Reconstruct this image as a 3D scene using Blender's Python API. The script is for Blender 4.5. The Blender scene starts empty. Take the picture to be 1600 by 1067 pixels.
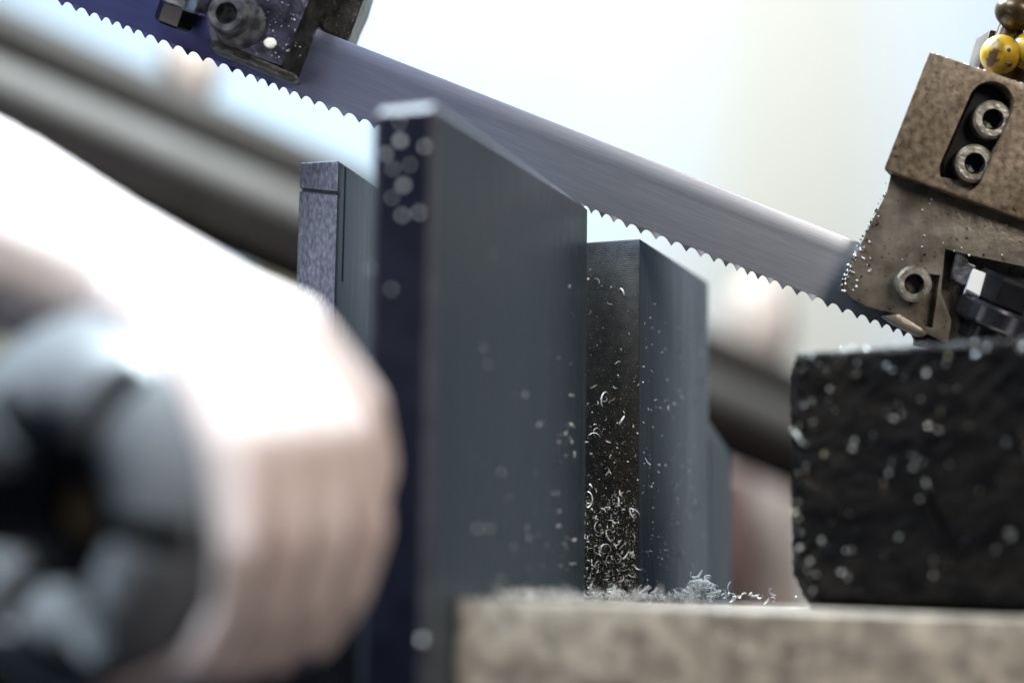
import bpy, bmesh, math, random
from mathutils import Vector, Matrix, noise
random.seed(7)
R = math.radians
sc = bpy.context.scene
COL = sc.collection

# ------------------------------------------------------------------ camera
FPX = 60 / 36 * 1600                    # focal length in photo pixels
FOCUS = 0.664
CAM = Vector((0, 0, 1.2))
pitch, roll = R(8.04), R(0.8)
fwd = Vector((0, math.cos(pitch), math.sin(pitch)))
up0 = Vector((0, -math.sin(pitch), math.cos(pitch)))
X0 = Vector((1, 0, 0))
rgt = X0 * math.cos(roll) + up0 * math.sin(roll)
upv = up0 * math.cos(roll) - X0 * math.sin(roll)
cd = bpy.data.cameras.new('camera'); cam = bpy.data.objects.new('camera', cd); COL.objects.link(cam)
m3 = Matrix((rgt, upv, -fwd)).transposed()
cam.matrix_world = Matrix.Translation(CAM) @ m3.to_4x4()
cd.lens = 60; cd.sensor_width = 36; cd.clip_start = 0.02; cd.clip_end = 100
cd.dof.use_dof = True; cd.dof.focus_distance = FOCUS; cd.dof.aperture_fstop = 2.3
sc.camera = cam

def P(u, v, D):
    """world point seen at photo pixel (u, v), D metres along the view axis"""
    return CAM + rgt * ((u - 800) / FPX * D) + upv * ((533.5 - v) / FPX * D) + fwd * D
def PZ(u, v, z):
    """world point on that sight line at height z"""
    d = P(u, v, 1) - CAM
    return CAM + d * ((z - CAM.z) / d.z)

# ------------------------------------------------------------------ world, lamps, exposure
w = bpy.data.worlds.new('World'); sc.world = w; w.use_nodes = True
bg = w.node_tree.nodes['Background']
bg.inputs[0].default_value = (0.32, 0.40, 0.62, 1); bg.inputs[1].default_value = 0.065
def area(name, loc, target, sx, sy, power, col):
    l = bpy.data.lights.new(name, 'AREA'); l.shape = 'RECTANGLE'; l.size = sx; l.size_y = sy
    l.energy = power; l.color = col
    o = bpy.data.objects.new(name, l); COL.objects.link(o); o.location = loc
    o.rotation_euler = (Vector(target) - Vector(loc)).to_track_quat('-Z', 'Y').to_euler()
    return o
area('overhead_lamp', (-0.15, 0.95, 2.05), (-0.03, 0.62, 1.2), 0.55, 0.35, 42, (0.80, 0.93, 1.0))
area('left_fill', (-0.34, 0.22, 2.0), (-0.10, 0.50, 1.2), 0.45, 0.35, 9, (0.80, 0.92, 1.0))  # added cool fill from the upper left, not a real window
sl = bpy.data.lights.new('hand_fill_spot', 'SPOT'); sl.energy = 135; sl.color = (0.78, 0.92, 1.0); sl.spot_size = R(16); sl.spot_blend = 1; sl.shadow_soft_size = .09  # added spot, its cone kept to the hand to overexpose it
so = bpy.data.objects.new('hand_fill_spot', sl); COL.objects.link(so); so.location = (-0.24, 0.18, 2.1)
so.rotation_euler = (Vector((-0.135, 0.43, 1.232)) - so.location).to_track_quat('-Z', 'Y').to_euler()
area('warm_front_fill', (0.75, -0.35, 1.85), (0.05, 0.62, 1.2), 0.5, 0.5, 11, (1.0, 0.90, 0.78))  # added warm fill for the faces turned to the camera
area('wall_fill', (0.0, 1.45, 2.75), (0.0, 2.75, 1.35), 1.6, 0.3, 45, (0.86, 0.95, 1.0))  # unseen lamp added to bring the wall near white
sc.view_settings.view_transform = 'Standard'; sc.view_settings.look = 'None'
sc.view_settings.exposure = 0.12; sc.view_settings.gamma = 1
sc.cycles.use_denoising = True; sc.cycles.max_bounces = 6
sc.cycles.sample_clamp_indirect = 6

# ------------------------------------------------------------------ helpers
def mat(name, c1, c2=None, rough=0.5, metal=0.0, scale=60, det=4, lo=0.35, hi=0.65, bump=0.0, bscale=None,
        rvar=0.0, spots=None, stretch=None, spec=0.5):
    m = bpy.data.materials.new(name); m.use_nodes = True
    nt = m.node_tree; N = nt.nodes; L = nt.links
    b = N['Principled BSDF']; b.inputs['Roughness'].default_value = rough; b.inputs['Metallic'].default_value = metal
    b.inputs['Specular IOR Level'].default_value = spec
    tc = N.new('ShaderNodeTexCoord'); vec = tc.outputs['Object']
    if stretch:
        mp = N.new('ShaderNodeMapping'); mp.inputs['Scale'].default_value = stretch; L.new(vec, mp.inputs['Vector']); vec = mp.outputs[0]
    def ns(s, d=4):
        n = N.new('ShaderNodeTexNoise'); n.inputs['Scale'].default_value = s; n.inputs['Detail'].default_value = d
        L.new(vec, n.inputs['Vector']); return n
    def ramp(src, stops):
        r = N.new('ShaderNodeValToRGB'); e = r.color_ramp.elements
        while len(e) < len(stops): e.new(0.5)
        for k, (p, c) in enumerate(stops): e[k].position = p; e[k].color = (*c, 1)
        L.new(src, r.inputs[0]); return r.outputs[0]
    b.inputs['Base Color'].default_value = (*c1, 1)
    if c2:
        n = ns(scale, det); col = ramp(n.outputs['Fac'], [(lo, c1), (hi, c2)])
        if spots:
            sc_, thr, scol = spots
            n2 = ns(sc_, 3); f = ramp(n2.outputs['Fac'], [(thr, (0, 0, 0)), (thr + 0.06, (1, 1, 1))])
            mx = N.new('ShaderNodeMixRGB'); L.new(f, mx.inputs[0]); L.new(col, mx.inputs[1]); mx.inputs[2].default_value = (*scol, 1)
            col = mx.outputs[0]
        L.new(col, b.inputs['Base Color'])
        if rvar:
            a = max(0.02, rough - rvar); z = min(1, rough + rvar)
            L.new(ramp(n.outputs['Fac'], [(lo, (a, a, a)), (hi, (z, z, z))]), b.inputs['Roughness'])
    if bump:
        n3 = ns(bscale or scale, 6); bp = N.new('ShaderNodeBump'); bp.inputs['Strength'].default_value = bump; bp.inputs['Distance'].default_value = 0.001
        L.new(n3.outputs['Fac'], bp.inputs['Height']); L.new(bp.outputs[0], b.inputs['Normal'])
    return m

def link(name, bm, m=None, parent=None, smooth=False, world=None):
    me = bpy.data.meshes.new(name); bm.normal_update(); bmesh.ops.recalc_face_normals(bm, faces=bm.faces); bm.to_mesh(me); bm.free()
    if m:
        for mm in (m if isinstance(m, (list, tuple)) else [m]): me.materials.append(mm)
    if smooth:
        for p in me.polygons: p.use_smooth = True
        if smooth != True: me.set_sharp_from_angle(angle=R(smooth))
    o = bpy.data.objects.new(name, me); COL.objects.link(o)
    if world is not None: o.matrix_world = world
    if parent: parent_to(o, parent)
    return o
def parent_to(o, p):
    """keeps o where it is; every parent here is an empty or mesh whose world matrix is set at creation"""
    wm = o.matrix_basis.copy()
    o.parent = p; o.matrix_parent_inverse = Matrix.Identity(4)
    o.matrix_basis = world_of(p).inverted() @ wm
def world_of(o):
    return (world_of(o.parent) @ o.matrix_basis) if o.parent else o.matrix_basis.copy()
def thing(name, label, cat, loc, group=None):
    o = bpy.data.objects.new(name, None); COL.objects.link(o); o.location = loc; o.empty_display_size = 0.02
    return tag(o, label, cat, group)
def tag(o, label=None, cat=None, group=None, kind=None):
    if label: o['label'] = label
    if cat: o['category'] = cat
    if group: o['group'] = group
    if kind: o['kind'] = kind
    return o

def hull(pts, bev=0.0, seg=2):
    bm = bmesh.new()
    for p in pts: bm.verts.new(p)
    r = bmesh.ops.convex_hull(bm, input=bm.verts)
    for v in [v for v in bm.verts if not v.link_faces]: bm.verts.remove(v)
    bmesh.ops.dissolve_limit(bm, angle_limit=R(1), verts=bm.verts, edges=bm.edges)
    if bev: bmesh.ops.bevel(bm, geom=bm.edges[:], offset=bev, segments=seg, affect='EDGES', profile=0.5)
    return bm
def prism(poly, D0, depth, bev=0.0, seg=2, ax=None):
    """photo outline at distance D0, its own real thickness straight back along ax"""
    ax = ax or fwd
    bm = bmesh.new(); f = [bm.verts.new(P(u, v, D0)) for u, v in poly]
    bk = [bm.verts.new(x.co + ax * depth) for x in f]
    bm.faces.new(f); bm.faces.new(bk[::-1]); n = len(f)
    for i in range(n): bm.faces.new((f[i], bk[i], bk[(i + 1) % n], f[(i + 1) % n]))
    bmesh.ops.recalc_face_normals(bm, faces=bm.faces)
    if bev: bmesh.ops.bevel(bm, geom=bm.edges[:], offset=bev, segments=seg, affect='EDGES', profile=0.5)
    return bm
def frame(axis, hint=Vector((0, 0, 1))):
    z = axis.normalized(); x = hint.cross(z)
    if x.length < 1e-4: x = Vector((1, 0, 0)).cross(z)
    x.normalize(); y = z.cross(x)
    return Matrix((x, y, z)).transposed()
def lathe(prof, origin, axis, n=40, bm=None, poly=None, rot=0.0):
    """prof: (radius, height) pairs along axis"""
    bm = bm or bmesh.new(); F = frame(axis); rings = []
    k = poly or n
    for r, h in prof:
        rings.append([bm.verts.new(origin + F @ Vector((r * math.cos(rot + 2 * math.pi * i / k), r * math.sin(rot + 2 * math.pi * i / k), h))) for i in range(k)] if r > 1e-6
                     else [bm.verts.new(origin + F @ Vector((0, 0, h)))])
    for a, b in zip(rings, rings[1:]):
        for i in range(k):
            j = (i + 1) % k
            if len(a) == 1 and len(b) == 1: continue
            if len(a) == 1: bm.faces.new((a[0], b[i], b[j]))
            elif len(b) == 1: bm.faces.new((a[i], b[0], a[j]))
            else: bm.faces.new((a[i], b[i], b[j], a[j]))
    return bm
def cut(o, *cutters):
    """subtract closed bmeshes from an object for good"""
    for cb in cutters:
        me = bpy.data.meshes.new('tmp'); cb.normal_update(); bmesh.ops.recalc_face_normals(cb, faces=cb.faces); cb.to_mesh(me); cb.free()
        c = bpy.data.objects.new('tmp', me); COL.objects.link(c)
        md = o.modifiers.new('b', 'BOOLEAN'); md.operation = 'DIFFERENCE'; md.object = c; md.solver = 'EXACT'
        dg = bpy.context.evaluated_depsgraph_get(); dg.update()
        new = bpy.data.meshes.new_from_object(o.evaluated_get(dg)); o.modifiers.clear()
        old = o.data; o.data = new; bpy.data.meshes.remove(old)
        bpy.data.objects.remove(c); bpy.data.meshes.remove(me)
def subdiv_rough(bm, cuts, amp, freq, keep=None):
    bmesh.ops.triangulate(bm, faces=[f for f in bm.faces if len(f.verts) > 4])
    bmesh.ops.subdivide_edges(bm, edges=bm.edges[:], cuts=cuts, use_grid_fill=True)
    bm.normal_update()
    for v in bm.verts:
        d = noise.fractal(v.co * freq, 0.9, 2.1, 5)
        v.co += v.normal * amp * d
    return bm
def socket_screw(parent, c, axis, r, h, m, mdark, name='socket_screw'):
    """cap screw: knurled ring head with a hexagon socket; axis points out of the part"""
    a = axis.normalized()
    bm = lathe([(r, -0.004), (r, h - r * .14), (r * .86, h), (r * .56, h)], c, a, 36)
    o = link(name, bm, m, parent, smooth=35)
    s = lathe([(r * .57, h - .0001), (r * .5, h - r * .1), (r * .5, h - r * .75), (0, h - r * .85)], c, a, poly=6)
    link('hex_socket', s, mdark, o)
    return o

# ------------------------------------------------------------------ materials
M = {}
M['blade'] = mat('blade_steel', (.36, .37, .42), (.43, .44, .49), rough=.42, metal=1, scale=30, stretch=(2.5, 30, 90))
M['plate_face'] = mat('blue_grey_ground_steel', (.045, .065, .089), (.055, .077, .101), rough=.30, metal=.35, scale=14, det=8, stretch=(25, 25, 1), rvar=.05, bump=.02, bscale=400, spec=.4)
M['plate_edge'] = mat('shaded_plate_edge', (.0035, .004, .010), (.007, .0075, .016), rough=.5, scale=90, bump=.12, bscale=500, spec=.08)  # dark surroundings mirrored in the narrow edge, put into a near-black colour
M['chamfer'] = mat('bare_chamfer', (.035, .037, .05), (.055, .058, .075), rough=.6, metal=.3, spec=.25, scale=120)
M['plate_sawn'] = mat('sawn_dark_steel', (.006, .0055, .005), (.026, .022, .018), rough=.42, metal=.2, scale=260, det=7)
def sawn(m):
    nt = m.node_tree; N = nt.nodes; L = nt.links
    tc = N.new('ShaderNodeTexCoord'); w_ = N.new('ShaderNodeTexWave'); w_.bands_direction = 'Z'
    w_.inputs['Scale'].default_value = 420; w_.inputs['Distortion'].default_value = 7; w_.inputs['Detail'].default_value = 3; w_.inputs['Detail Scale'].default_value = .25
    L.new(tc.outputs['Object'], w_.inputs['Vector'])
    bp = N.new('ShaderNodeBump'); bp.inputs['Strength'].default_value = .13; bp.inputs['Distance'].default_value = .0004
    L.new(w_.outputs['Fac'], bp.inputs['Height']); L.new(bp.outputs[0], N['Principled BSDF'].inputs['Normal'])
sawn(M['plate_sawn'])
M['plate_worn'] = mat('scuffed_blue_grey_steel', (.09, .098, .145), (.25, .265, .33), rough=.4, metal=.4, scale=900, det=10, lo=.36, hi=.8, bump=.5, bscale=700, stretch=(1, 1, .45))
M['jaw'] = mat('worn_tan_cast_iron', (.13, .112, .092), (.47, .405, .33), rough=.6, scale=140, det=11, lo=.3, hi=.68, spots=(110, .64, (.075, .065, .055)), bump=.25, bscale=260)
M['wood'] = mat('blackened_rough_block', (.002, .002, .003), (.018, .015, .013), spec=.1, rough=.5, scale=95, det=10, lo=.40, hi=.8, bump=.5, bscale=800, stretch=(.7, 1, 1.2))
M['guide_tan'] = mat('oily_tan_steel', (.075, .052, .033), (.255, .192, .132), rough=.42, metal=.2, scale=430, det=10, lo=.30, hi=.70, spots=(420, .67, (.03, .019, .012)), bump=.3, bscale=300)
M['guide_grey'] = mat('oily_grey_steel', (.085, .070, .054), (.235, .205, .165), rough=.32, metal=.25, scale=110, det=11, lo=.30, hi=.70, spots=(420, .64, (.03, .018, .011)), spec=.6, bump=.3, bscale=260)
M['guide_dark'] = mat('oily_blue_black_steel', (.018, .018, .028), (.09, .092, .145), rough=.3, metal=.5, scale=130, det=8, lo=.38, hi=.75, bump=.5, bscale=350)
M['guide_side'] = mat('black_pitted_steel', (.010, .010, .010), (.05, .048, .045), rough=.3, metal=.3, scale=150, det=8, bump=.9, bscale=260)
M['black'] = mat('black_oily_steel', (.006, .006, .008), (.014, .014, .017), rough=.25, scale=100)
M['screw'] = mat('worn_screw_steel', (.16, .145, .115), (.48, .45, .39), rough=.33, metal=.6, scale=230, det=6, bump=.3, bscale=600)
M['screw_dark'] = mat('black_oxide_screw', (.03, .031, .036), (.17, .17, .185), rough=.3, metal=.35, scale=230, det=6, bump=.3, bscale=600)
M['dark_roller'] = mat('dark_bearing_steel', (.10, .10, .12), (.16, .16, .19), rough=.22, metal=.9, scale=60)
M['chrome'] = mat('polished_bearing_steel', (.62, .64, .7), (.75, .76, .8), rough=.16, metal=1, scale=40)
M['chip'] = mat('bright_shaving', (.90, .92, .93), (.95, .96, .97), rough=.3, scale=300)
M['grit'] = mat('dull_grit', (.13, .11, .06), (.40, .36, .25), rough=.4, metal=.4, scale=400)
M['glint'] = mat('wet_glint', (.85, .88, .9), rough=.25, metal=.3)
M['yellow'] = mat('dirty_yellow_plastic', (.26, .15, .008), (.48, .31, .02), rough=.35, scale=170, det=7, spots=(190, .56, (.07, .035, .008)))
M['brown'] = mat('brown_oily_steel', (.02, .013, .008), (.09, .055, .025), rough=.3, metal=.3, scale=120, det=6)
M['skin'] = mat('bare_skin', (.70, .555, .525), (.78, .66, .63), rough=.5, scale=45, bump=.1, bscale=200)
M['knob'] = mat('grey_black_knob', (.05, .053, .06), (.075, .08, .09), rough=.28, scale=40)
M['knob_rim'] = mat('grey_knob_rim', (.13, .137, .15), (.16, .168, .18), rough=.3, scale=40)
M['brass'] = mat('brass_bolt', (.30, .20, .10), (.42, .29, .15), rough=.5, metal=.6, scale=90)
M['white_mark'] = mat('white_paint_blot', (.75, .74, .66), (.85, .84, .78), rough=.6, scale=300, bump=.5)
M['wall'] = mat('white_wall', (.78, .80, .80), (.82, .83, .82), rough=.9, scale=3)
def banded_wall(m):
    nt = m.node_tree; N = nt.nodes; L = nt.links
    tc = N.new('ShaderNodeTexCoord'); sx = N.new('ShaderNodeSeparateXYZ'); L.new(tc.outputs['Object'], sx.inputs[0])
    r = N.new('ShaderNodeValToRGB'); e = r.color_ramp.elements
    mp = N.new('ShaderNodeMapRange'); mp.inputs[1].default_value = -1; mp.inputs[2].default_value = 1; L.new(sx.outputs[0], mp.inputs[0]); L.new(mp.outputs[0], r.inputs[0])
    st = [(0, (.64, .77, .88)), (.52, (.64, .77, .88)), (.60, (.67, .72, .74)), (.70, (.64, .605, .53)), (.77, (.64, .605, .54)), (.85, (.66, .70, .73))]
    while len(e) < len(st): e.new(.5)
    for k, (p, c) in enumerate(st): e[k].position = p; e[k].color = (*c, 1)
    L.new(r.outputs[0], N['Principled BSDF'].inputs['Base Color'])
banded_wall(M['wall'])
def blue_reflection_tint(m):  # blue reflection at the left end, put into the base colour by position
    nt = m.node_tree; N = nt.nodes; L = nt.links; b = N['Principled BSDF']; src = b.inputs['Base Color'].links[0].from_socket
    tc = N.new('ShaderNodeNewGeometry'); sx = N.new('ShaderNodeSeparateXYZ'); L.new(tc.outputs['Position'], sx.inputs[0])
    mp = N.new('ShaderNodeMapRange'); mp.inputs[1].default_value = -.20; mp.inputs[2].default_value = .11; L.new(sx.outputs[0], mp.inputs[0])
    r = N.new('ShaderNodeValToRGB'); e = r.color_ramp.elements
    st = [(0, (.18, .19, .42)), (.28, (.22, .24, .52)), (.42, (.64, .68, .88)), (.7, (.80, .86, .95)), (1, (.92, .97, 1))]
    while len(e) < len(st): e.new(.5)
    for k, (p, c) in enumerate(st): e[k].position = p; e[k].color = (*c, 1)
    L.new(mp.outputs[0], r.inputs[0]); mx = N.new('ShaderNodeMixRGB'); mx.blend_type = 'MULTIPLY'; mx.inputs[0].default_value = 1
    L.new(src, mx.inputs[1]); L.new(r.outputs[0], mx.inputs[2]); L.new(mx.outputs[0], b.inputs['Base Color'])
blue_reflection_tint(M['blade'])
M['cream'] = mat('cream_panel', (.62, .56, .44), (.66, .60, .49), rough=.8, scale=4)
M['rail_under'] = mat('black_brown_rail', (.010, .007, .006), (.014, .010, .009), rough=.6, spec=.1, scale=20)
M['rail'] = mat('grey_painted_rail', (.108, .098, .090), (.122, .111, .103), spec=.15, rough=.6, scale=20)
M['rail_dark'] = mat('dark_brown_rail', (.032, .027, .024), (.040, .034, .030), spec=.15, rough=.6, scale=20)
M['pink_wood'] = mat('pinkish_board', (.56, .43, .37), (.62, .50, .44), rough=.8, scale=14)
M['beige'] = mat('beige_board', (.26, .23, .17), (.30, .27, .21), rough=.8, scale=9)
M['pad'] = mat('pinkish_brown_pad', (.44, .35, .30), (.50, .41, .36), rough=.8, scale=14)
M['redbrown'] = mat('red_brown_post', (.10, .05, .036), (.14, .07, .05), rough=.7, scale=14)

# ------------------------------------------------------------------ background
bm = bmesh.new(); bmesh.ops.create_cube(bm, size=1)
for v in bm.verts: v.co = Vector((v.co.x * 5, 2.775 + v.co.y * .05, 1.6 + v.co.z * 3.2))
tag(link('wall', bm, M['wall']), kind='structure')

# ------------------------------------------------------------------ bandsaw blade
ang = math.atan(.393)
ex = rgt * math.cos(ang) - upv * math.sin(ang)        # along the blade, down to the right
ez = rgt * math.sin(ang) + upv * math.cos(ang)        # towards the back edge of the blade
ey = fwd
DB = 0.664; MMPX = DB / FPX
BO = P(-60, -60 * .392 - 26 - 12, DB)                 # on the gullet line
BW = Matrix((ex, ey, ez)).transposed().to_4x4(); BW.translation = BO
BLEN = 1830 * MMPX; BH = 103 * MMPX; TK = 0.0009; TD = 8.6 * MMPX
blade = thing('bandsaw_blade', 'long toothed steel bandsaw blade slanting down between the two guides', 'saw blade', BO)
blade.matrix_basis = BW
bm = bmesh.new(); rows = []
for z, t in ((0, 1), (BH * .06, 1), (BH * .60, 1), (BH * .66, .93), (BH * .72, 1), (BH * .975, 1), (BH, .4)):
    rows.append([[bm.verts.new((BLEN * i / 60, s * t * TK / 2, z)) for i in range(61)] for s in (-1, 1)])
for a, b in zip(rows, rows[1:]):
    for s in (0, 1):
        for i in range(60): bm.faces.new((a[s][i], a[s][i + 1], b[s][i + 1], b[s][i]))
for r in (rows[0], rows[-1]):
    for i in range(60): bm.faces.new((r[0][i], r[0][i + 1], r[1][i + 1], r[1][i]))
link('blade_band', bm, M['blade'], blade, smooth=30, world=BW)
pitches = [16, 17, 19, 21, 23, 24, 24, 23, 22, 20, 18, 17]
cache = {}; x = 0.0; i = 0
while x < BLEN - 0.01:
    p = pitches[i % 12] / math.cos(ang) * MMPX; st = (0, 1, -1)[i % 3]
    key = (i % 12, st)
    if key not in cache:
        bm = bmesh.new(); prof = [(0, 0), (.10, -.015), (.22, -.13), (.34, -.33), (.50, -.66), (.64, -.95), (.68, -1), (.70, -.97), (.735, -.62), (.78, -.32), (.84, -.12), (.92, -.025), (1, 0)]
        d = TD * (.8 + .2 * p / (24 * MMPX))
        vs = []
        for s in (-1, 1):
            row = []
            for a, h in prof:
                off = st * .00028 * min(1, max(0, (-h - .15) / .8))
                row.append((bm.verts.new((a * p, s * TK / 2 + off, h * d)), bm.verts.new((a * p, s * TK / 2, .0002 if 0 < a < 1 else 0))))
            vs.append(row)
        for s in (0, 1):
            for k in range(len(prof) - 1):
                q = []
                for vv in (vs[s][k][0], vs[s][k + 1][0], vs[s][k + 1][1], vs[s][k][1]):
                    if vv not in q: q.append(vv)
                bm.faces.new(q)
        for k in range(len(prof) - 1): bm.faces.new((vs[0][k][0], vs[0][k + 1][0], vs[1][k + 1][0], vs[1][k][0]))
        bmesh.ops.recalc_face_normals(bm, faces=bm.faces)
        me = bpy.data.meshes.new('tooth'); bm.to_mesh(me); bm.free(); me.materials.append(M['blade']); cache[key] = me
    o = bpy.data.objects.new('tooth', cache[key]); COL.objects.link(o); o.parent = blade; o.location = (x, 0, 0)
    x += p; i += 1

# ------------------------------------------------------------------ steel plates
def plate(name, label, near, far, znear, T, bev, zbot, edge_mat, seg=3):
    """near/far: photo pixels of the top corners of the wide face; the near one lies at distance znear"""
    a = P(*near, znear); b = PZ(*far, a.z)
    d = (b - a); d.z = 0; n = Vector((-d.y, d.x, 0)).normalized()       # towards the left and back
    pts = [a, b, b + n * T, a + n * T]
    lowp = [Vector((q.x, q.y, zbot)) for q in pts]
    bm = hull(pts + lowp, bev, seg)
    o = thing(name, label, 'steel plate', Vector((a.x, a.y, zbot)))
    body = link('plate_body', bm, [M['plate_face'], edge_mat, M['chamfer']], o, smooth=25)
    for p in body.data.polygons:
        if p.normal.dot(-d.normalized()) > .9: p.material_index = 1
        elif max(abs(p.normal.dot(q)) for q in (n, d.normalized(), Vector((0, 0, 1)))) < .93: p.material_index = 2
    return o, body, a, b, n, d.normalized()
PL1 = plate('steel_plate', 'tall dark steel plate standing nearest, its narrow edge speckled with droplets', (685, 158), (921, 320), 0.522, .0228, .0027, 1.08, M['plate_edge'], 1)
PL2 = plate('steel_plate', 'dark steel plate under the blade with curled shavings on its narrow sawn edge', (1000, 373), (1107, 441), 0.672, .0235, .0006, 1.08, M['plate_sawn'], 2)
PL3 = plate('steel_plate', 'scuffed blue grey steel plate with a saw nick, behind the tallest plate', (529, 251), (640, 322), 0.672, .0165, .0007, 1.08, M['plate_worn'], 2)
# short plate in line behind the second one, top corner clipped
o2, b2, a2, far2, n2, d2 = PL2
pb = far2 + d2 * .0006
zt = P(1107, 648, .764).z; zc = P(1146, 711, .804).z
q = pb + d2 * .042
pts = [Vector((pb.x, pb.y, zt)) + n2 * .002, Vector((pb.x, pb.y, zt - .012)) - n2 * .0 + n2 * .0, Vector((q.x, q.y, zc)) + n2 * .001,
       Vector((pb.x, pb.y, 1.08)), Vector((q.x, q.y, 1.08)),
       Vector((pb.x, pb.y, zt)) + n2 * .02, Vector((q.x, q.y, zc)) + n2 * .02, Vector((pb.x, pb.y, 1.08)) + n2 * .02, Vector((q.x, q.y, 1.08)) + n2 * .02]
o4 = thing('steel_plate', 'short steel plate with a clipped sloping corner, farthest of the standing plates', 'steel plate', Vector((pb.x, pb.y, 1.08)))
link('plate_body', hull(pts, .0005, 1), M['plate_face'], o4, smooth=20)
# saw nick and scribed line of the scuffed plate
o3, b3, a3, f3, n3, d3 = PL3
def boxat(c, x, y, z, hx, hy, hz):
    bm = bmesh.new()
    bmesh.ops.create_cube(bm, size=2)
    for v in bm.verts: v.co = c + x * v.co.x * hx + y * v.co.y * hy + z * v.co.z * hz
    return bm
zn = P(500, 301, .675).z
tilt = (n3 + Vector((0, 0, .14))).normalized()
cut(b3, boxat(Vector((a3.x, a3.y, zn)) + n3 * .009, tilt, d3, tilt.cross(d3), .02, .0030, .0008),
    boxat(Vector((a3.x, a3.y, P(535, 350, .675).z)) + d3 * .0075, n3, d3, Vector((0, 0, 1)), .0022, .0010, (P(530, 256, .675).z - P(530, 440, .675).z) / 2))

# ------------------------------------------------------------------ vise jaw
o1, b1, a1, far1, n1, d1 = PL1
ztop = 1.2 - .0050
def px_u(p):
    q = p - CAM; return 800 + FPX * q.dot(rgt) / q.dot(fwd)
t_ = 0.0
while px_u(Vector((a1.x, a1.y, ztop)) + d1 * t_) < 711: t_ += .0002
s0 = a1 + d1 * t_
jl = Vector((s0.x, s0.y, 0)) - n1 * .0004
jd = Vector((1, -.06, 0)).normalized()
pts = []
for z in (ztop, 1.08):
    for q in (jl, jl + jd * .36, jl + jd * .36 + Vector((0, .15, 0)), jl + d1 * .118):
        pts.append(Vector((q.x, q.y, z - (.019 * max(0, q.x - jl.x) if z == ztop else 0))))
jaw = thing('vise_jaw', 'tan worn cast iron vise jaw across the foot of the steel plates', 'vise jaw', Vector((jl.x, jl.y, 1.08)))
link('jaw_block', subdiv_rough(hull(pts, .0012, 2), 6, .0007, 120), M['jaw'], jaw, smooth=40)

# ------------------------------------------------------------------ rough dark block on the jaw
def block_pts():
    a, b = P(1240, 552, .585), P(1700, 520, .548); back = Vector((.15, 1, 0)).normalized(); out = []
    for p, x in ((a, 0), (b, .002)):
        zb = ztop - .0022 - x; lowcut = .009 if p is a else .007
        zz = Vector((0, 0, 1)); low = Vector((p.x, p.y, zb)); side = Vector((1, -.4, 0)).normalized() * (.006 if p is a else 0)
        out += [p + side * .25, p - zz * .003, p + back * .05, low + zz * (lowcut + .004), low + side + zz * .003, low + side + back * .012, low + side + back * .05, low + zz * .012 + back * .05]
    return out
blk = hull(block_pts(), .002, 2)
blk = subdiv_rough(blk, 44, .0010, 300)
block = link('rough_block', blk, M['wood'], smooth=True)
ck = [P(1438, 735, .56), P(1452, 770, .56), P(1462, 806, .56), P(1486, 868, .56)]
cb = bmesh.new(); ring = []
for k, q in enumerate(ck):
    hw = (.0003, .0011, .0009, .0003)[k]
    ring.append([cb.verts.new(q - fwd * .02 - rgt * hw), cb.verts.new(q - fwd * .02 + rgt * hw), cb.verts.new(q + fwd * .030 + rgt * hw * .4), cb.verts.new(q + fwd * .030 - rgt * hw * .4)])
for A_, B_ in zip(ring, ring[1:]):
    for j in range(4): cb.faces.new((A_[j], B_[j], B_[(j + 1) % 4], A_[(j + 1) % 4]))
cb.faces.new(ring[0]); cb.faces.new(ring[-1][::-1])
cut(block, cb)
tag(block, 'black rough sided block dusted with bright flakes, lying on the tan vise jaw', 'block')

# ------------------------------------------------------------------ right blade guide
ez_ = ez; out = -fwd
g = thing('blade_guide', 'oily tan and grey blade guide with two screws in a long slot', 'blade guide', P(1500, 300, .66), 'blade guides holding the saw blade')
gax = (fwd + rgt * .36 - upv * .06).normalized()
up_poly = [(1452, 80), (1720, 171), (1640, 358), (1380, 265)]
ub = link('slotted_block', prism(up_poly, .646, .05, .0010, 2, gax), M['guide_tan'], g, smooth=30)
def obround(c0, c1, r, D0, depth, n=14):
    a = math.atan2(c1[1] - c0[1], c1[0] - c0[0]); pl = []
    for k in range(n + 1): t = a + math.pi / 2 + math.pi * k / n; pl.append((c0[0] + r * math.cos(t), c0[1] + r * math.sin(t)))
    for k in range(n + 1): t = a - math.pi / 2 + math.pi * k / n; pl.append((c1[0] + r * math.cos(t), c1[1] + r * math.sin(t)))
    return prism(pl, D0, depth)
cut(ub, obround((1556, 159), (1510, 263), 36, .640, .018))
link('slot_floor', obround((1556, 159), (1510, 263), 35.6, .6545, .003), M['black'], ub)
for (u, v) in ((1544, 190), (1516, 258)):
    socket_screw(g, P(u, v, .6545), out, 30 * .65 / FPX, .0065, M['screw'], M['black'])
lo_poly = [(1394, 262), (1385, 300), (1362, 345), (1346, 378), (1332, 408), (1322, 432), (1317, 452), (1330, 466), (1352, 478), (1410, 494), (1445, 520), (1500, 545), (1720, 580), (1760, 330)]
lbm = prism(lo_poly, .6525, .0105, .0006, 2, gax)
lb = link('lower_guide_block', lbm, M['guide_grey'], g, smooth=30)
cut(lb, prism([(1490, 386), (1530, 396), (1720, 436), (1700, 600), (1490, 560), (1500, 500), (1483, 455)], .64, .020),
    prism([(1462, 425), (1482, 428), (1470, 512), (1440, 505)], .64, .0165))
link('pocket_floor', prism([(1440, 380), (1720, 430), (1700, 600), (1430, 540)], .6634, .004), M['black'], lb)
bl2 = link('rear_guide_block', prism([(1400, 290), (1760, 340), (1720, 600), (1345, 470)], .6680, .02, .0008, 2, gax), M['guide_side'], g)
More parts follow.
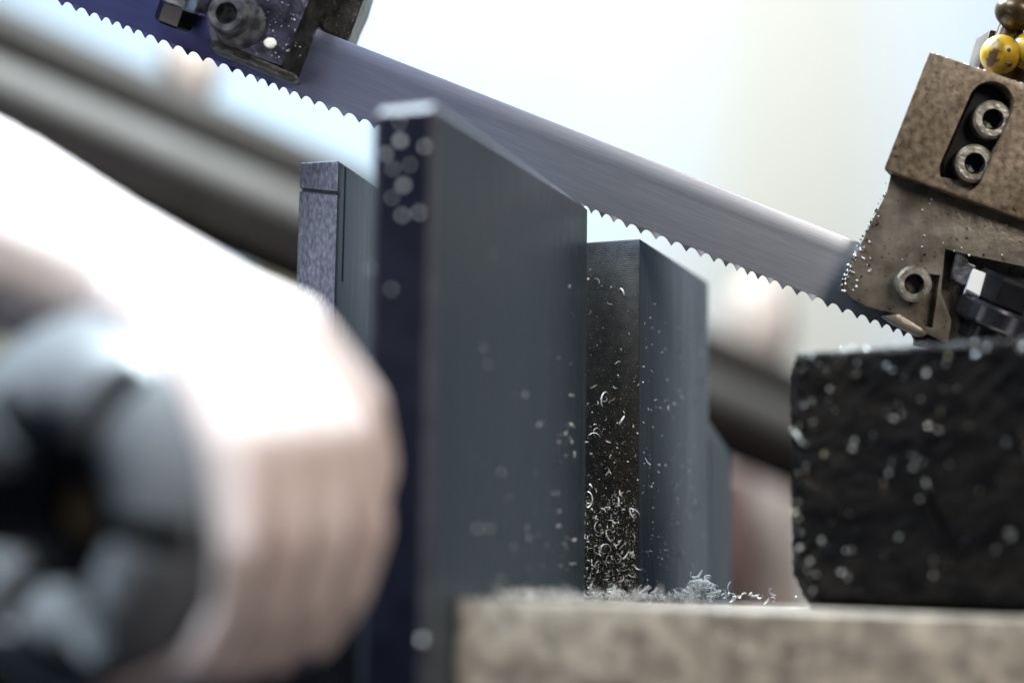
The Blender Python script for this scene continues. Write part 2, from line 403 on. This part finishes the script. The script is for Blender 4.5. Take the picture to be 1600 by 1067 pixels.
socket_screw(g, P(1424, 444, .6525), out, 28 * .652 / FPX, .0048, M['screw'], M['black'])
link('bottom_lip', prism([(1405, 490), (1440, 512), (1450, 522), (1440, 527), (1400, 508), (1380, 494)], .651, .006, .0007), M['guide_grey'], g, smooth=30)
axr = (ez_ * 1 - fwd * .20).normalized()
rc = P(1552, 492, .657)
px = .655 / FPX
link('roller', lathe([(0, -20 * px), (50 * px, -20 * px), (58 * px, -16 * px), (60 * px, -12 * px), (60 * px, 12 * px), (56 * px, 17 * px), (40 * px, 18 * px), (0, 18 * px)], rc, axr, 48), M['dark_roller'], g, smooth=25)
link('hex_nut', lathe([(0, 18 * px), (46 * px, 18 * px), (50 * px, 22 * px), (50 * px, 58 * px), (44 * px, 64 * px), (0, 64 * px)], rc, axr, poly=6, rot=.35), M['black'], g)
link('lit_facet', prism([(1510, 452), (1521, 419), (1541, 427), (1531, 463)], .6495, .006, .0003, 1, (fwd - upv * .35).normalized()), M['chip'], g)  # white piece added to stand for one shining facet
link('roller_pin', lathe([(0, -46 * px), (40 * px, -46 * px), (40 * px, -20 * px), (0, -20 * px)], rc, axr, 24), M['black'], g, smooth=30)
link('clamp_piece', prism([(1494, 389), (1508, 396), (1514, 410), (1526, 415), (1522, 440), (1506, 446), (1487, 437)], .6535, .009, .0007), M['screw_dark'], g)

# coolant fittings above the right guide
cz = thing('coolant_fitting', 'dirty yellow ball fittings with brown plate on top of the slotted guide', 'fitting', P(1580, 100, .66))
link('back_plate', prism([(1547, 46), (1680, 78), (1660, 190), (1522, 130)], .668, .02, .0008), M['brown'], cz, smooth=30)
def ball(c, r, m, parent, name, squash=1.0):
    bm = bmesh.new(); bmesh.ops.create_uvsphere(bm, u_segments=32, v_segments=20, radius=r)
    F = frame(ez_)
    for v in bm.verts: v.co = c + F @ Vector((v.co.x, v.co.y, v.co.z * squash))
    return link(name, bm, m, parent, smooth=True)
for u, v in ((1563, 86), (1611, 80)):
    b_ = ball(P(u, v, .656), 31 * px, M['yellow'], cz, 'yellow_ball')
    for (du, dv) in ((4, -2), (6, 19)):
        ball(P(u + du, v + dv, .656) - fwd * (31 * px * .86), 5 * px, M['brown'], b_, 'dimple_stud')
ball(P(1588, 20, .658), 34 * px, M['brown'], cz, 'brown_bulb', .8)
link('hose_collar', lathe([(0, 0), (30 * px, 0), (36 * px, 8 * px), (36 * px, 40 * px), (30 * px, 48 * px), (0, 48 * px)], P(1597, 8, .662), ez_, 28), M['black'], cz, smooth=30)
link('stem', lathe([(0, -70 * px), (20 * px, -70 * px), (20 * px, 10 * px), (0, 10 * px)], P(1592, 14, .664), ez_, 24), M['brown'], cz, smooth=30)

# ------------------------------------------------------------------ left blade guide
g = thing('blade_guide', 'dark blue black blade guide with a cap screw and a white paint blot', 'blade guide', P(430, 60, .66), 'blade guides holding the saw blade')
D0 = .648
ff = [(330, 66), (441, 104), (500, -40), (380, -90), (320, 20)]
bm = prism(ff, D0, .0145, .0006, 2)
link('front_plate', bm, M['guide_dark'], g, smooth=30)
f = [P(441, 104, D0 + .0002), P(505, -52, D0 + .0002), P(466, 124, .6575), P(524, -30, .6575), P(466, 124, .6632), P(524, -30, .6632), P(441, 104, .6632), P(505, -52, .6632)]
link('end_plate', subdiv_rough(hull(f), 8, .0005, 260), M['guide_side'], g, smooth=40)
link('bottom_lip', prism([(325, 63), (338, 62), (462, 116), (466, 126), (455, 128), (330, 78)], D0 - .0008, .012, .0008), M['guide_side'], g, smooth=30)
link('rear_block', subdiv_rough(prism([(500, 42), (508, 56), (541, 68), (610, -110), (400, -110), (440, 20)], .6665, .03, .001), 5, .0006, 200), M['guide_side'], g, smooth=40)
pxl = D0 / FPX
link('washer', lathe([(0, -.001), (41 * pxl, -.001), (41 * pxl, .002), (36 * pxl, .003), (0, .003)], P(374, 36, D0), (out + rgt * .1), 40), M['screw_dark'], g, smooth=30)
socket_screw(g, P(364, 30, D0), out - rgt * .12 + upv * .06, 31 * pxl, .009, M['screw_dark'], M['black'])
rl = P(285, -8, .652)
link('roller', lathe([(0, -18 * pxl), (50 * pxl, -18 * pxl), (54 * pxl, -14 * pxl), (54 * pxl, 40 * pxl), (0, 40 * pxl)], rl, axr, 48), M['chrome'], g, smooth=25)
link('hex_nut', lathe([(0, -52 * pxl), (27 * pxl, -52 * pxl), (31 * pxl, -48 * pxl), (31 * pxl, -18 * pxl), (0, -18 * pxl)], rl, axr, poly=6, rot=.2), M['black'], g)
bm = bmesh.new(); bmesh.ops.create_icosphere(bm, subdivisions=3, radius=1)
for v in bm.verts:
    q = v.co * (1 + .25 * noise.noise(v.co * 2.5)); v.co = P(422, 68, D0 - .0002) + rgt * q.x * .0024 + upv * q.y * .0020 + fwd * q.z * .0005
link('paint_blot', bm, M['white_mark'], g, smooth=True)

# ------------------------------------------------------------------ rails behind
def tube_between(p, q, r, n=32):
    return lathe([(0, 0), (r, 0), (r, (q - p).length), (0, (q - p).length)], p, q - p, n)
def rail_pts(v0, v1): return P(-150, v0, 1.3), P(1330, v1, 1.6)
beam = thing('machine_rail', 'pair of dark grey rails slanting behind the blade, far out of focus', 'rail', P(300, 250, 1.1))
p, q = rail_pts(-17, 650); link('upper_rail', tube_between(p, q, .0200), M['rail_dark'], beam, smooth=30)
p, q = rail_pts(68, 705); link('lower_rail', tube_between(p, q, .0204), M['rail'], beam, smooth=30)
p, q = rail_pts(146, 760); link('under_rail', tube_between(p + fwd * .015, q + fwd * .015, .026), M['rail_under'], beam, smooth=30)

def slab(name, u0, u1, v0, v1, D, th, m, label, cat):
    bm = prism([(u0, v0), (u1, v0), (u1, v1), (u0, v1)], D, th, .004, 2)
    return tag(link(name, bm, m, smooth=30), label, cat)
slab('beige_board', -300, 640, 430, 1040, 1.85, .03, M['beige'], 'beige board blurred below the dark rails beyond the scuffed plate', 'board')
slab('pinkish_board', 1040, 1262, 640, 1040, 1.8, .03, M['pink_wood'], 'pale pinkish board blurred behind the farthest plate and rough block', 'board')
slab('brown_post', 1128, 1176, 745, 1040, 1.72, .05, M['redbrown'], 'blurred red brown post standing before the pinkish board', 'post')
def lump(c, rx, rz, label):
    bm = bmesh.new(); bmesh.ops.create_icosphere(bm, subdivisions=4, radius=1)
    for v in bm.verts:
        q = v.co * (1 + .12 * noise.noise(v.co * 1.7)); v.co = c + rgt * q.x * rx + upv * q.z * rz + fwd * q.y * rx
    tag(link('pinkish_pad', bm, M['pad'], smooth=True), label, 'pad')
lump(P(1188, 505, 1.62), .034, .050, 'pinkish pad blurred above the far end of the dark rails')
lump(P(300, 100, 1.5), .028, .038, 'pinkish pad blurred under the dark blade guide')

# ------------------------------------------------------------------ knob and gripping hand
KD = .42; K = KD / .49
CC = P(106, 800, KD)
th_ = R(29)
na = (rgt * math.sin(th_) + fwd * math.cos(th_)).normalized()
e1 = (rgt * math.cos(th_) - fwd * math.sin(th_)).normalized(); e2 = upv
RW = .060
def cyl(a, deg, r): return CC + na * (a * K) + (e1 * math.cos(R(deg)) + e2 * math.sin(R(deg))) * (r * K)
def KS(prof): return [(r * K, h * K) for r, h in prof]
kn = thing('hand_knob', 'large round grey black knob with a spoked hollow face and brass bolt', 'knob', CC)
rim = link('rim', lathe(KS([(0, .016), (RW * .34, .016), (RW * .36, -.006), (RW * .48, -.010), (RW * .62, -.010), (RW * .76, -.006), (RW * .88, .001), (RW * .96, .010), (RW, .020), (RW, .068), (RW * .93, .076), (0, .076)]), CC, na, 72), M['knob_rim'], kn, smooth=40)
SL = ((56, .84, .0055), (-6, .80, .0050), (-62, .70, .0065), (-118, .62, .0055), (180, .95, .0110), (118, .66, .0045))
for a0, ln, wd in SL:
    c = cyl(0, a0, RW * (.2 + ln) / 2); t = (-e1 * math.sin(R(a0)) + e2 * math.cos(R(a0))); rd = e1 * math.cos(R(a0)) + e2 * math.sin(R(a0))
    cut(rim, boxat(c, rd, t, na, RW * (ln - .2) / 2 * K, wd * K, .014 * K))
    link('slot', boxat(c + na * .0135 * K, rd, t, na, RW * (ln - .24) / 2 * K, wd * K * .97, .002 * K), M['black'], kn)
hub = link('hub', lathe(KS([(RW * .33, .018), (RW * .33, .008), (RW * .31, .003), (RW * .2, .003), (RW * .2, .012), (0, .012)]), CC, na, 40), M['black'], kn, smooth=35)
link('brass_bolt', lathe(KS([(RW * .17, .02), (RW * .17, .009), (RW * .14, .006), (0, .006)]), CC, na, poly=6), M['brass'], hub)

def skin_mesh(name, chains, m, parent=None, voxel=.0014):
    """one continuous surface grown round chains of (point, radius): swept, fused by a voxel remesh, then smoothed"""
    bm = bmesh.new()
    for ch in chains:
        for (p, r), (q, t) in zip(ch, ch[1:]):
            r, t = r * K, t * K; n = max(2, int((q - p).length / (.28 * min(r, t))))
            for k in range(n + 1):
                f = k / n; drop(bm, p.lerp(q, f), r + (t - r) * f, 2)
    me = bpy.data.meshes.new(name); bm.to_mesh(me); bm.free()
    o = bpy.data.objects.new(name, me); COL.objects.link(o)
    md = o.modifiers.new('r', 'REMESH'); md.mode = 'VOXEL'; md.voxel_size = voxel; md.use_smooth_shade = True
    sm = o.modifiers.new('s', 'SMOOTH'); sm.iterations = 11; sm.factor = .5
    dg = bpy.context.evaluated_depsgraph_get(); dg.update()
    new = bpy.data.meshes.new_from_object(o.evaluated_get(dg)); o.modifiers.clear(); o.data = new; bpy.data.meshes.remove(me)
    new.materials.clear(); new.materials.append(m)
    for p in new.polygons: p.use_smooth = True
    if parent: parent_to(o, parent)
    return o
def drop(bm, c, r, sub=1):
    g_ = bmesh.ops.create_icosphere(bm, subdivisions=sub, radius=r)
    for v in g_['verts']: v.co += c
wrist = cyl(.042, 85, RW - .001)
elbow_dir = (P(-330, 235, KD + .06) - wrist)
person = thing('person', 'blurred pale hand and forearm gripping the round knob from above, fingers curled down', 'person', wrist)
palm = cyl(.030, 53, RW - .001)
fore = [(wrist, .021), (wrist + elbow_dir * .2, .025), (wrist + elbow_dir * .5, .033), (wrist + elbow_dir, .042), (wrist + elbow_dir * 1.6, .047)]
chains = [fore]
fin = [(.0640, .0059, 1.0), (.0437, .0061, 1.06), (.0234, .0059, 1.0), (.0032, .0054, .85)]
for a, r, L_ in fin:
    k0 = -7; rr0 = RW - .0085
    seq = [(k0, rr0 + .0085, r * 1.3), (k0 - 20 * L_, rr0 + .0095, r * .95), (k0 - 40 * L_, rr0 + .0085, r * 1.0), (k0 - 58 * L_, rr0 + .004, r * .93), (k0 - 76 * L_, rr0 + .001, r * 1.0), (k0 - 92 * L_, rr0 - .002, r * .9), (k0 - 106 * L_, rr0 - .004, r * .7)]
    w_ = cyl(.036 + (a - .036) * .42, 80, RW + .001)
    chains.append([(wrist, .019), (w_, .016), (cyl(.036 + (a - .036) * .62, 48, RW - .006), .0135), (cyl(.036 + (a - .036) * .8, 20, RW - .003), .0115)] + [(cyl(a, d, rr), q) for d, rr, q in seq])
chains.append([(wrist, .019), (cyl(.062, 56, RW + .000), .0135), (cyl(.078, 32, RW - .008), .0125), (cyl(.088, 12, RW - .016), .0112), (cyl(.093, -2, RW - .022), .0100), (cyl(.095, -14, RW - .026), .008)])
hand = skin_mesh('hand_and_forearm', chains, M['skin'], person)

# vise bed low at the left, behind the hand
bed = thing('vise_bed', 'dark chip strewn vise bed low behind the gripping hand', 'vise bed', P(60, 1050, .72))
link('bed_block', subdiv_rough(prism([(-200, 990), (560, 1030), (560, 1300), (-200, 1300)], .72, .10, .002), 8, .0012, 90), M['wood'], bed, smooth=40)
link('casting', prism([(400, 830), (632, 800), (632, 1300), (400, 1300)], .60, .03, .002), M['black'], bed, smooth=40)

# ------------------------------------------------------------------ shavings and glints
def curl(bm, c, nrm, size, width, rng, lift=.5):
    """one curled shaving: a thin three-sided ribbon along an arc"""
    t = Vector((rng.gauss(0, 1), rng.gauss(0, 1), rng.gauss(0, 1))); t = (t - nrm * t.dot(nrm) * (1 - lift)).normalized()
    b = t.cross(Vector((rng.gauss(0, 1), rng.gauss(0, 1), rng.gauss(0, 1)))).normalized()
    ra = size * rng.uniform(.25, .8); turn = rng.uniform(1.2, 4.5); rise = b * size * rng.uniform(-.5, .5)
    n = 7; o = t.cross(b); prev = None
    for k in range(n + 1):
        f = k / n; an = turn * f
        p = c + nrm * (ra * .6) + (t * math.cos(an) + o * math.sin(an)) * ra + rise * f - t * ra
        rd = (t * math.cos(an) + o * math.sin(an)); w_ = width * (1 - .7 * abs(2 * f - 1) ** 2)
        ring = [bm.verts.new(p + b * w_), bm.verts.new(p - b * w_), bm.verts.new(p + rd * w_ * .5)]
        if prev:
            for j in range(3): bm.faces.new((prev[j], ring[j], ring[(j + 1) % 3], prev[(j + 1) % 3]))
        else: bm.faces.new(ring)
        prev = ring
    bm.faces.new(prev[::-1])
def fleck(bm, c, nrm, s, rng):
    """an angular flake"""
    q = [Vector((rng.uniform(-1, 1), rng.uniform(-1, 1), rng.uniform(-1, 1))) for _ in range(4)]
    vs = [bm.verts.new(c + nrm * s * .4 + x * s) for x in q]
    for f in ((0, 1, 2), (0, 2, 3), (0, 3, 1), (1, 3, 2)): bm.faces.new([vs[i] for i in f])
rng = random.Random(3)
# narrow sawn edge of the second plate
bm = bmesh.new(); nf = -d2
zhi, zlo = a2.z, ztop
bm_grit = bmesh.new()
for k in range(3600):
    t = rng.random() ** .42; s = rng.random()
    if k % 3 == 0: t = 1 - .28 * rng.random() ** 1.5
    c = Vector((a2.x, a2.y, zhi + (zlo - zhi) * t)) + n2 * (.0005 + s * .0225) + nf * .0001
    fleck(bm if k % 6 == 0 else bm_grit, c, nf, rng.uniform(.00012, .0004), rng)
tag(link('metal_grit', bm_grit, M['grit']), 'dull metal grit thickening towards the foot of the narrow sawn edge', 'grit', kind='stuff')
for k in range(260):
    t = 1 - abs(rng.gauss(0, .2)) if k < 215 else rng.uniform(.1, .8)
    c = Vector((a2.x, a2.y, zhi + (zlo - zhi) * min(.99, t))) + n2 * (.0005 + rng.random() * .0225)
    curl(bm, c, nf, rng.choice((.0008, .0011, .0015, .002, .0036)) * rng.uniform(.8, 1.25), rng.uniform(.00014, .0004), rng)
tag(link('metal_shavings', bm, M['chip']), 'curled steel shavings clinging to the narrow sawn edge', 'shavings', kind='stuff')
# heaps on the jaw top
bm = bmesh.new(); Z = Vector((0, 0, 1))
def heap(u, v, D, rx, ry, h, n, s0, s1):
    c0 = P(u, v, D); c0.z = ztop
    for k in range(n):
        x = rng.gauss(0, .45); y = rng.gauss(0, .45); hh = h * math.exp(-2.2 * (x * x + y * y)) * rng.random()
        curl(bm, c0 + Vector((x * rx, y * ry, hh)), Z, rng.uniform(s0, s1), rng.uniform(.0003, .0006), rng, 1)
heap(978, 932, .660, .012, .006, .005, 220, .0008, .003)
heap(975, 932, .660, .013, .008, .006, 60, .002, .006)
heap(1094, 935, .662, .0075, .005, .0085, 250, .0008, .0026)
heap(1094, 935, .662, .009, .006, .0100, 45, .002, .005)
heap(1045, 938, .655, .02, .010, .0012, 36, .001, .004)
heap(1165, 938, .66, .022, .006, .0008, 22, .001, .004)
heap(850, 930, .575, .05, .014, .002, 190, .001, .003)
heap(770, 930, .552, .02, .008, .0025, 90, .001, .003)
tag(link('metal_shavings', bm, M['chip']), 'white heap of steel shavings on top of the tan vise jaw', 'shavings', kind='stuff')
# flecks on wide faces
bm = bmesh.new()
for (A_, nn, dd, wid, z0, z1, n, sz) in ((a1, -n1, d1, .135, a1.z - .03, ztop, 90, .0006), (a2, -n2, d2, .1, a2.z - .01, ztop, 260, .00042)):
    for k in range(n):
        t = rng.random() ** .6; s = rng.random()
        if A_ is a1: s = 1 - (rng.random() ** 1.6) * .8
        c = Vector((A_.x, A_.y, z0 + (z1 - z0) * t)) + dd * (s * wid) + nn * .0002
        if rng.random() < .12: curl(bm, c, nn, rng.uniform(.001, .003), .0002, rng)
        else: fleck(bm, c, nn, sz * rng.uniform(.5, 1.7), rng)
jn = Vector((jd.y, -jd.x, 0))
for k in range(130):
    q = jl + jd * (.3 * rng.random()); c = Vector((q.x, q.y, ztop - .001 - .019 * (q.x - jl.x) - .05 * rng.random() ** 1.6))
    fleck(bm, c + jn * .0003, jn, rng.uniform(.0004, .0011), rng)
tag(link('metal_flecks', bm, M['chip']), 'bright flecks stuck to the wide plate faces and the tan jaw', 'flecks', kind='stuff')
# droplets on the near edge of the tall plate
bm = bmesh.new(); ne = -d1
for (u, v, r) in ((626, 221, 1.0), (603, 241, .8), (631, 290, .9), (614, 264, .55), (641, 258, .5), (613, 309, .5), (629, 337, .7), (655, 333, .7), (625, 192, .5), (612, 452, .5), (664, 230, .7), (580, 420, .4), (660, 1000, 1.0)):
    dd = P(u, v, 1) - CAM; c = CAM + dd * ((a1 - CAM).dot(ne) / dd.dot(ne))
    drop(bm, c + ne * .0002, .0011 * r, 2)
tag(link('coolant_droplets', bm, M['glint'], smooth=True), 'coolant droplets on the narrow edge of the tall plate', 'droplets', kind='stuff')
# flakes on the rough block and guide edge
bm = bmesh.new()
bm_dull = bmesh.new()
f0 = P(1240, 552, .585); f1 = P(1700, 520, .548); fx = (f1 - f0); fx.z = 0; nb = Vector((fx.y, -fx.x, 0)).normalized()
def on_block(s_, t_, size):
    c = f0 + fx * s_; c.z = f0.z + (ztop - f0.z) * t_
    fleck(bm if rng.random() < .45 else bm_dull, c + nb * .0010, nb, size, rng)
for k in range(115):
    s_, t_ = (rng.random() ** 1.4 * .8, rng.random() * .97) if k > 14 else (rng.random() * .14, rng.random() * .3)
    for q in range(rng.choice((1, 1, 2, 3, 6))):
        on_block(s_ + rng.gauss(0, .012), min(.98, max(.01, t_ + rng.gauss(0, .022))), rng.choice((.0003, .0004, .0005, .0007, .0011)) * rng.uniform(.7, 1.2))
for k in range(60):
    c = f0 + fx * rng.random(); c.z = f0.z + .001
    fleck(bm, c + Vector((0, rng.uniform(0, .02), 0)), Z, rng.uniform(.0004, .0011), rng)
tag(link('metal_flakes', bm, M['glint']), 'glittering flakes scattered over the black rough block', 'flakes', kind='stuff')
tag(link('dull_flakes', bm_dull, M['grit']), 'dull brownish flakes stuck to the black rough block', 'flakes', kind='stuff')
bm_g = bmesh.new(); bm = bmesh.new()
edge = [(1390, 285), (1362, 345), (1346, 378), (1332, 408), (1320, 436), (1318, 455)]
for k in range(150):
    i_ = rng.randrange(5); f_ = rng.random(); u = edge[i_][0] + (edge[i_ + 1][0] - edge[i_][0]) * f_; v = edge[i_][1] + (edge[i_ + 1][1] - edge[i_][1]) * f_
    fleck(bm, P(u + rng.uniform(-3, 6), v, .6525 + rng.uniform(-.0004, .006)), out, rng.uniform(.0003, .0010), rng)
bm_w = bmesh.new()
for k in range(36):
    i_ = rng.randrange(2, 5) if k % 3 else rng.randrange(5); f_ = rng.random(); u = edge[i_][0] + (edge[i_ + 1][0] - edge[i_][0]) * f_; v = edge[i_][1] + (edge[i_ + 1][1] - edge[i_][1]) * f_
    drop(bm_w, P(u + rng.expovariate(.09) - 4, v, .6522), rng.uniform(.0002, .0006), 2)
for k in range(16): drop(bm_w, P(rng.uniform(1390, 1600), rng.uniform(300, 420), .6523), rng.uniform(.0002, .0005), 2)
for k in range(14):
    u = rng.uniform(1450, 1600); drop(bm_w, P(u, 80 + (u - 1452) * .341 + 2, .6462 + .01 * rng.random()), rng.uniform(.0004, .0008), 2)
tag(link('oil_droplets', bm_w, M['glint'], smooth=True), 'bright oil droplets on the tan and grey guide', 'droplets', kind='stuff')
for (u, v) in ((1445, 299), (1533, 331), (1443, 397), (1433, 418)): fleck(bm, P(u, v, .6515), out, .0012, rng)
for k in range(90):
    u = rng.uniform(395, 470); v = rng.uniform(-5, 95)
    fleck(bm_g, P(u, v, .6478), out, rng.uniform(.00015, .0005), rng)
tag(link('metal_flecks', bm_g, M['chip']), 'tiny bright flecks stuck to the dark blue guide', 'flecks', kind='stuff')
tag(link('metal_grit', bm, M['guide_side']), 'dark grit caked along the ragged edge of the tan guide', 'grit', kind='stuff')
